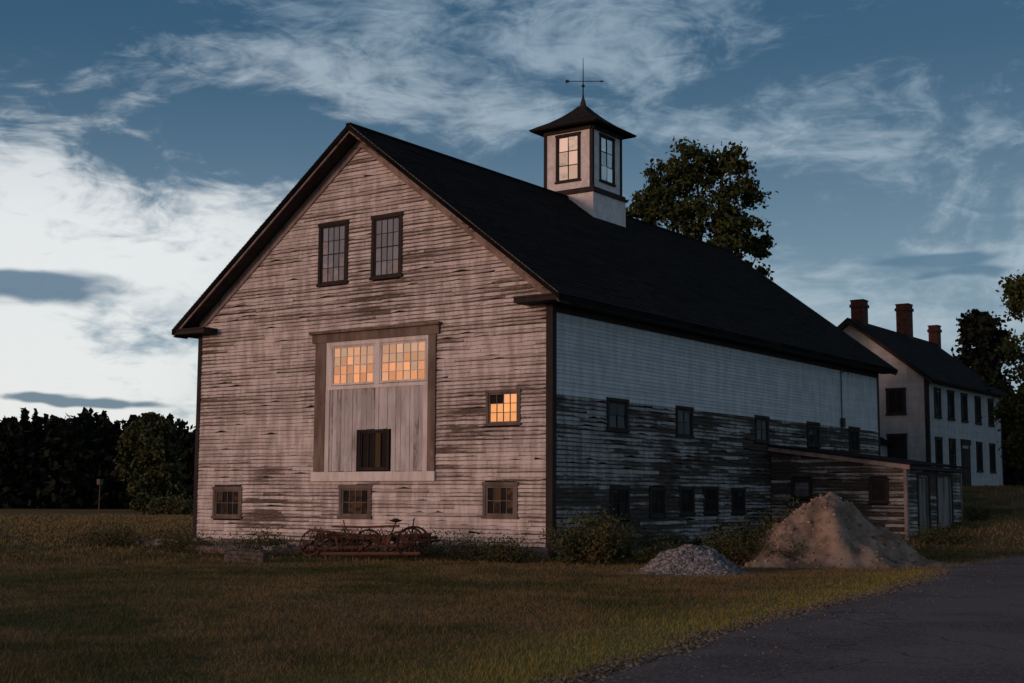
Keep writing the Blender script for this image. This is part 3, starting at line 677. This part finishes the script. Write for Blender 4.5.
for k in range(34):
    xx=x0+.1+k*.115+random.uniform(-.03,.03); q=random.uniform(-.08,.08)
    hr_.tube([(xx,y0+.02,.58),(xx+q,y0-.16,.74+q),(xx+q+.01,y0-.36,.58),(xx+q+.02,y0-.46,.28),(xx+q*1.5,y0-.36,.04)],.012,4)
for k in range(16):
    a=Vector((random.uniform(x0,x1-.3),y0+random.uniform(-.4,.5),random.uniform(.1,.65))); b=a+Vector((random.uniform(-.7,.7),random.uniform(-.3,.3),random.uniform(-.15,.35))); b.z=max(.05,b.z)
    bar(a,b,random.uniform(.014,.035))
for k in range(8):
    c=Vector((x0+.4+k*.48,y0+random.uniform(-.1,.3),.50)); M_=Matrix.Translation(c)@Matrix.Rotation(random.uniform(-.5,.5),4,'X')@Matrix.Rotation(random.uniform(-.6,.6),4,'Y'); hr_.box(-.13,.13,-.02,.02,-.12,.12,M=M_)
seat=[]
for i in range(9):
    for j in range(9):
        a=(i-4)/4; b=(j-4)/4; seat.append((x1-1.3+a*.2*(1-.15*b*b),y0+.3+b*.17,.96+.07*(a*a+b*b*.7)))
hr_.poly(seat,[(i*9+j,(i+1)*9+j,(i+1)*9+j+1,i*9+j+1) for i in range(8) for j in range(8)])
bar((x1-1.3,y0+.1,.62),(x1-1.3,y0+.3,.96),.02); bar((x1-.5,y0,.62),(x1-.35,y0-.1,1.08),.018); bar((x0+1.3,y0,.58),(x0+1.1,y0+.1,1.0),.018)
hr_.build('rusted_frame_wheels_and_tines',M_RUST,rake)
ls=MB(); u=-15.6
while u<-8.6:
    l=random.uniform(.3,.8); stone(ls,u+l/2,-1.0+random.uniform(-.15,.15),hz(u,-1)+.10,l/2,.2,random.uniform(.10,.2),.2); u+=l+random.uniform(0,.2)
for _ in range(34):
    stone(ls,random.uniform(-9.8,-6.8),random.uniform(-2.4,-.6),.07,random.uniform(.1,.3),random.uniform(.1,.2),random.uniform(.07,.17),.3)
ls.build('field_stones',M_STONE)
wb=MB(); Mx=Matrix.Translation((-5.4,-5.9,hz(-5.4,-5.9)-.02))@Matrix.Rotation(.5,4,'Z')@Matrix.Rotation(.06,4,'Y')
for k in range(3): wb.box(-.5,.5,-.3,-.27,.02+k*.10,.11+k*.10,M=Mx); wb.box(-.5,.5,.27,.3,.02+k*.10,.11+k*.10,M=Mx)
for sx in(-.5,.47): wb.box(sx,sx+.03,-.27,.27,.02,.31,M=Mx)
wb.box(-.47,.47,-.268,.268,.02,.05,M=Mx)
wb.build('wooden_crate',M_DWOOD)
lg=MB(); lg.tube([(-10.5,-3.3,.10),(-8.5,-3.6,.11),(-6.9,-3.9,.08)],[.13,.12,.1],9); lg.build('fallen_log',M_DWOOD)
pl=MB(); pl.tube([(-62,34,0),(-62,34,2.6)],.05,6); pl.box(-62.18,-61.82,33.85,34.15,2.4,2.8); pl.build('birdhouse_post',M_DWOOD)

# ------------------------------------------------------------------ WORLD
SUN_AZ=math.atan2(-.30,-.954); SUN_EL=math.radians(7)
w=bpy.data.worlds.new('World'); scene.world=w; w.use_nodes=True; nt=w.node_tree; nt.nodes.clear(); N=NT(nt)
sky=N.n('ShaderNodeTexSky',sky_type='NISHITA'); sky.sun_disc=False; sky.sun_elevation=SUN_EL; sky.sun_rotation=SUN_AZ%(2*math.pi)
bg1=N.n('ShaderNodeBackground'); N.l(sky.outputs[0],bg1.inputs[0]); bg1.inputs[1].default_value=.02
tc=N.n('ShaderNodeTexCoord'); D=tc.outputs['Generated']
nrm=N.n('ShaderNodeVectorMath',operation='NORMALIZE'); N.l(D,nrm.inputs[0]); D=nrm.outputs[0]
sp=N.n('ShaderNodeSeparateXYZ'); N.l(D,sp.inputs[0])
az=N.mul(N.m('ARCTAN2',sp.outputs[0],sp.outputs[1]),57.2958); el_=N.mul(N.m('ARCSINE',sp.outputs[2]),57.2958)
wn=N.n('ShaderNodeTexNoise'); N.l(N.vscale(D,(1,1,2.4)),wn.inputs['Vector']); wn.inputs['Scale'].default_value=8; wn.inputs['Detail'].default_value=3; wn.inputs['Roughness'].default_value=.6
ws=N.n('ShaderNodeSeparateColor'); N.l(wn.outputs['Color'],ws.inputs[0])
A=N.add(az,35.0,N.mad(ws.outputs[0],12.0,-6)); E=N.add(el_,N.mad(ws.outputs[1],5.0,-2.5))
E2=N.add(el_,N.mad(ws.outputs[1],2.2,-1.1))
def G(a0,e0,sa,se,k=1.0,EE=None):
    a=N.mul(N.sub(A,a0),1/sa); e=N.mul(N.sub(EE or E,e0),1/se)
    return N.mul(N.m('EXPONENT',N.mul(N.add(N.mul(a,a),N.mul(e,e)),-1.0)),k)
fb=N.noise(N.vscale(D,(1,1,2.4)),7.5,6,.64,.7); fb2=N.noise(N.vscale(D,(1,1,2.6)),26,3,.65,.9)
dens=N.add(N.mul(fb,2.6),N.mul(fb2,1.0),-1.40,
  G(-20,9.5,11,5,.80),G(-18,2,12,3,.5),G(-2,17.5,9,3.2,.30),G(7,7,9,5,.25),G(14,3.5,10,3,.35),
  G(-11,14.2,7.5,1.8,-.85),G(-21,20,10,3.2,-.8),G(18,19,9,5,-.45),G(2,13.5,5,2.4,-.5),
  G(14,11.5,9,1.2,-.25),G(-13,6.5,5,1.2,-.2))
cov=N.step(dens,.08,1.0)
lens=N.add(G(-19.8,8.1,5.6,.66,1.05,E2),G(-16,3.9,2.8,.28,1.0,E2),G(17.6,9.6,3.0,.42,1.05,E2),G(18.6,8.9,2.6,.27,.85,E2),G(-22,2.9,2.0,.3,.8,E2))
lens=N.step(N.add(lens,N.mul(fb2,.4)),.42,.92)
tE=N.step(el_,1,20)
blue=N.mix(tE,(.20,.305,.405),(.018,.074,.15))
leftw=N.step(N.mul(A,-1.0),-4,16)
white=N.mix(leftw,(.32,.405,.485),(.78,.80,.81)); white=N.mix(N.step(el_,10,21),white,(.235,.32,.40))
c=N.mix(cov,blue,white); c=N.mix(N.mul(lens,.9),c,(.055,.13,.225))
c=N.mix(N.step(el_,22,60),c,(.08,.088,.11))
dv=N.n('ShaderNodeVectorMath',operation='DOT_PRODUCT'); N.l(D,dv.inputs[0]); dv.inputs[1].default_value=(-.56,-.828,0)
gaz=N.step(dv.outputs['Value'],.55,.96)
glow=N.mix(N.step(el_,4.2,7),(1.10,.31,.11),(.66,.37,.25)); glow=N.mix(N.step(el_,8,10),glow,(.20,.175,.20)); glow=N.mix(N.step(el_,12,13.5),glow,(.90,.52,.40)); glow=N.mix(N.step(el_,16,24),glow,(.14,.15,.18))
c=N.mix(gaz,c,glow)
bg2=N.n('ShaderNodeBackground'); N.l(c,bg2.inputs[0]); bg2.inputs[1].default_value=.95
ads=N.n('ShaderNodeAddShader'); N.l(bg1.outputs[0],ads.inputs[0]); N.l(bg2.outputs[0],ads.inputs[1])
wo=N.n('ShaderNodeOutputWorld'); N.l(ads.outputs[0],wo.inputs[0])
try: w.cycles.sampling_method='MANUAL'; w.cycles.sample_map_resolution=512
except Exception: pass
sd_=bpy.data.lights.new('sun','SUN'); sd_.energy=.9; sd_.angle=math.radians(8); sd_.color=(1,.645,.525)
so=bpy.data.objects.new('sun',sd_); scene.collection.objects.link(so)
dirv=Vector((math.sin(SUN_AZ)*math.cos(SUN_EL),math.cos(SUN_AZ)*math.cos(SUN_EL),math.sin(SUN_EL)))
so.rotation_euler=dirv.to_track_quat('Z','Y').to_euler()
# camera
yaw,pi_,ro=.6130,.1134,.0052
f=Vector((-math.sin(yaw)*math.cos(pi_),math.cos(yaw)*math.cos(pi_),math.sin(pi_))); r=Vector((math.cos(yaw),math.sin(yaw),0)); u_=r.cross(f)
r2=r*math.cos(ro)+u_*math.sin(ro); u2=-r*math.sin(ro)+u_*math.cos(ro)
cd=bpy.data.cameras.new('camera'); cd.sensor_width=36; cd.lens=1365.24*36/1024; cd.clip_end=9000; cd.clip_start=.1
co=bpy.data.objects.new('camera',cd); scene.collection.objects.link(co)
Mm=Matrix((( r2.x,u2.x,-f.x,CAM[0]),(r2.y,u2.y,-f.y,CAM[1]),(r2.z,u2.z,-f.z,CAM[2]),(0,0,0,1))); co.matrix_world=Mm
scene.camera=co
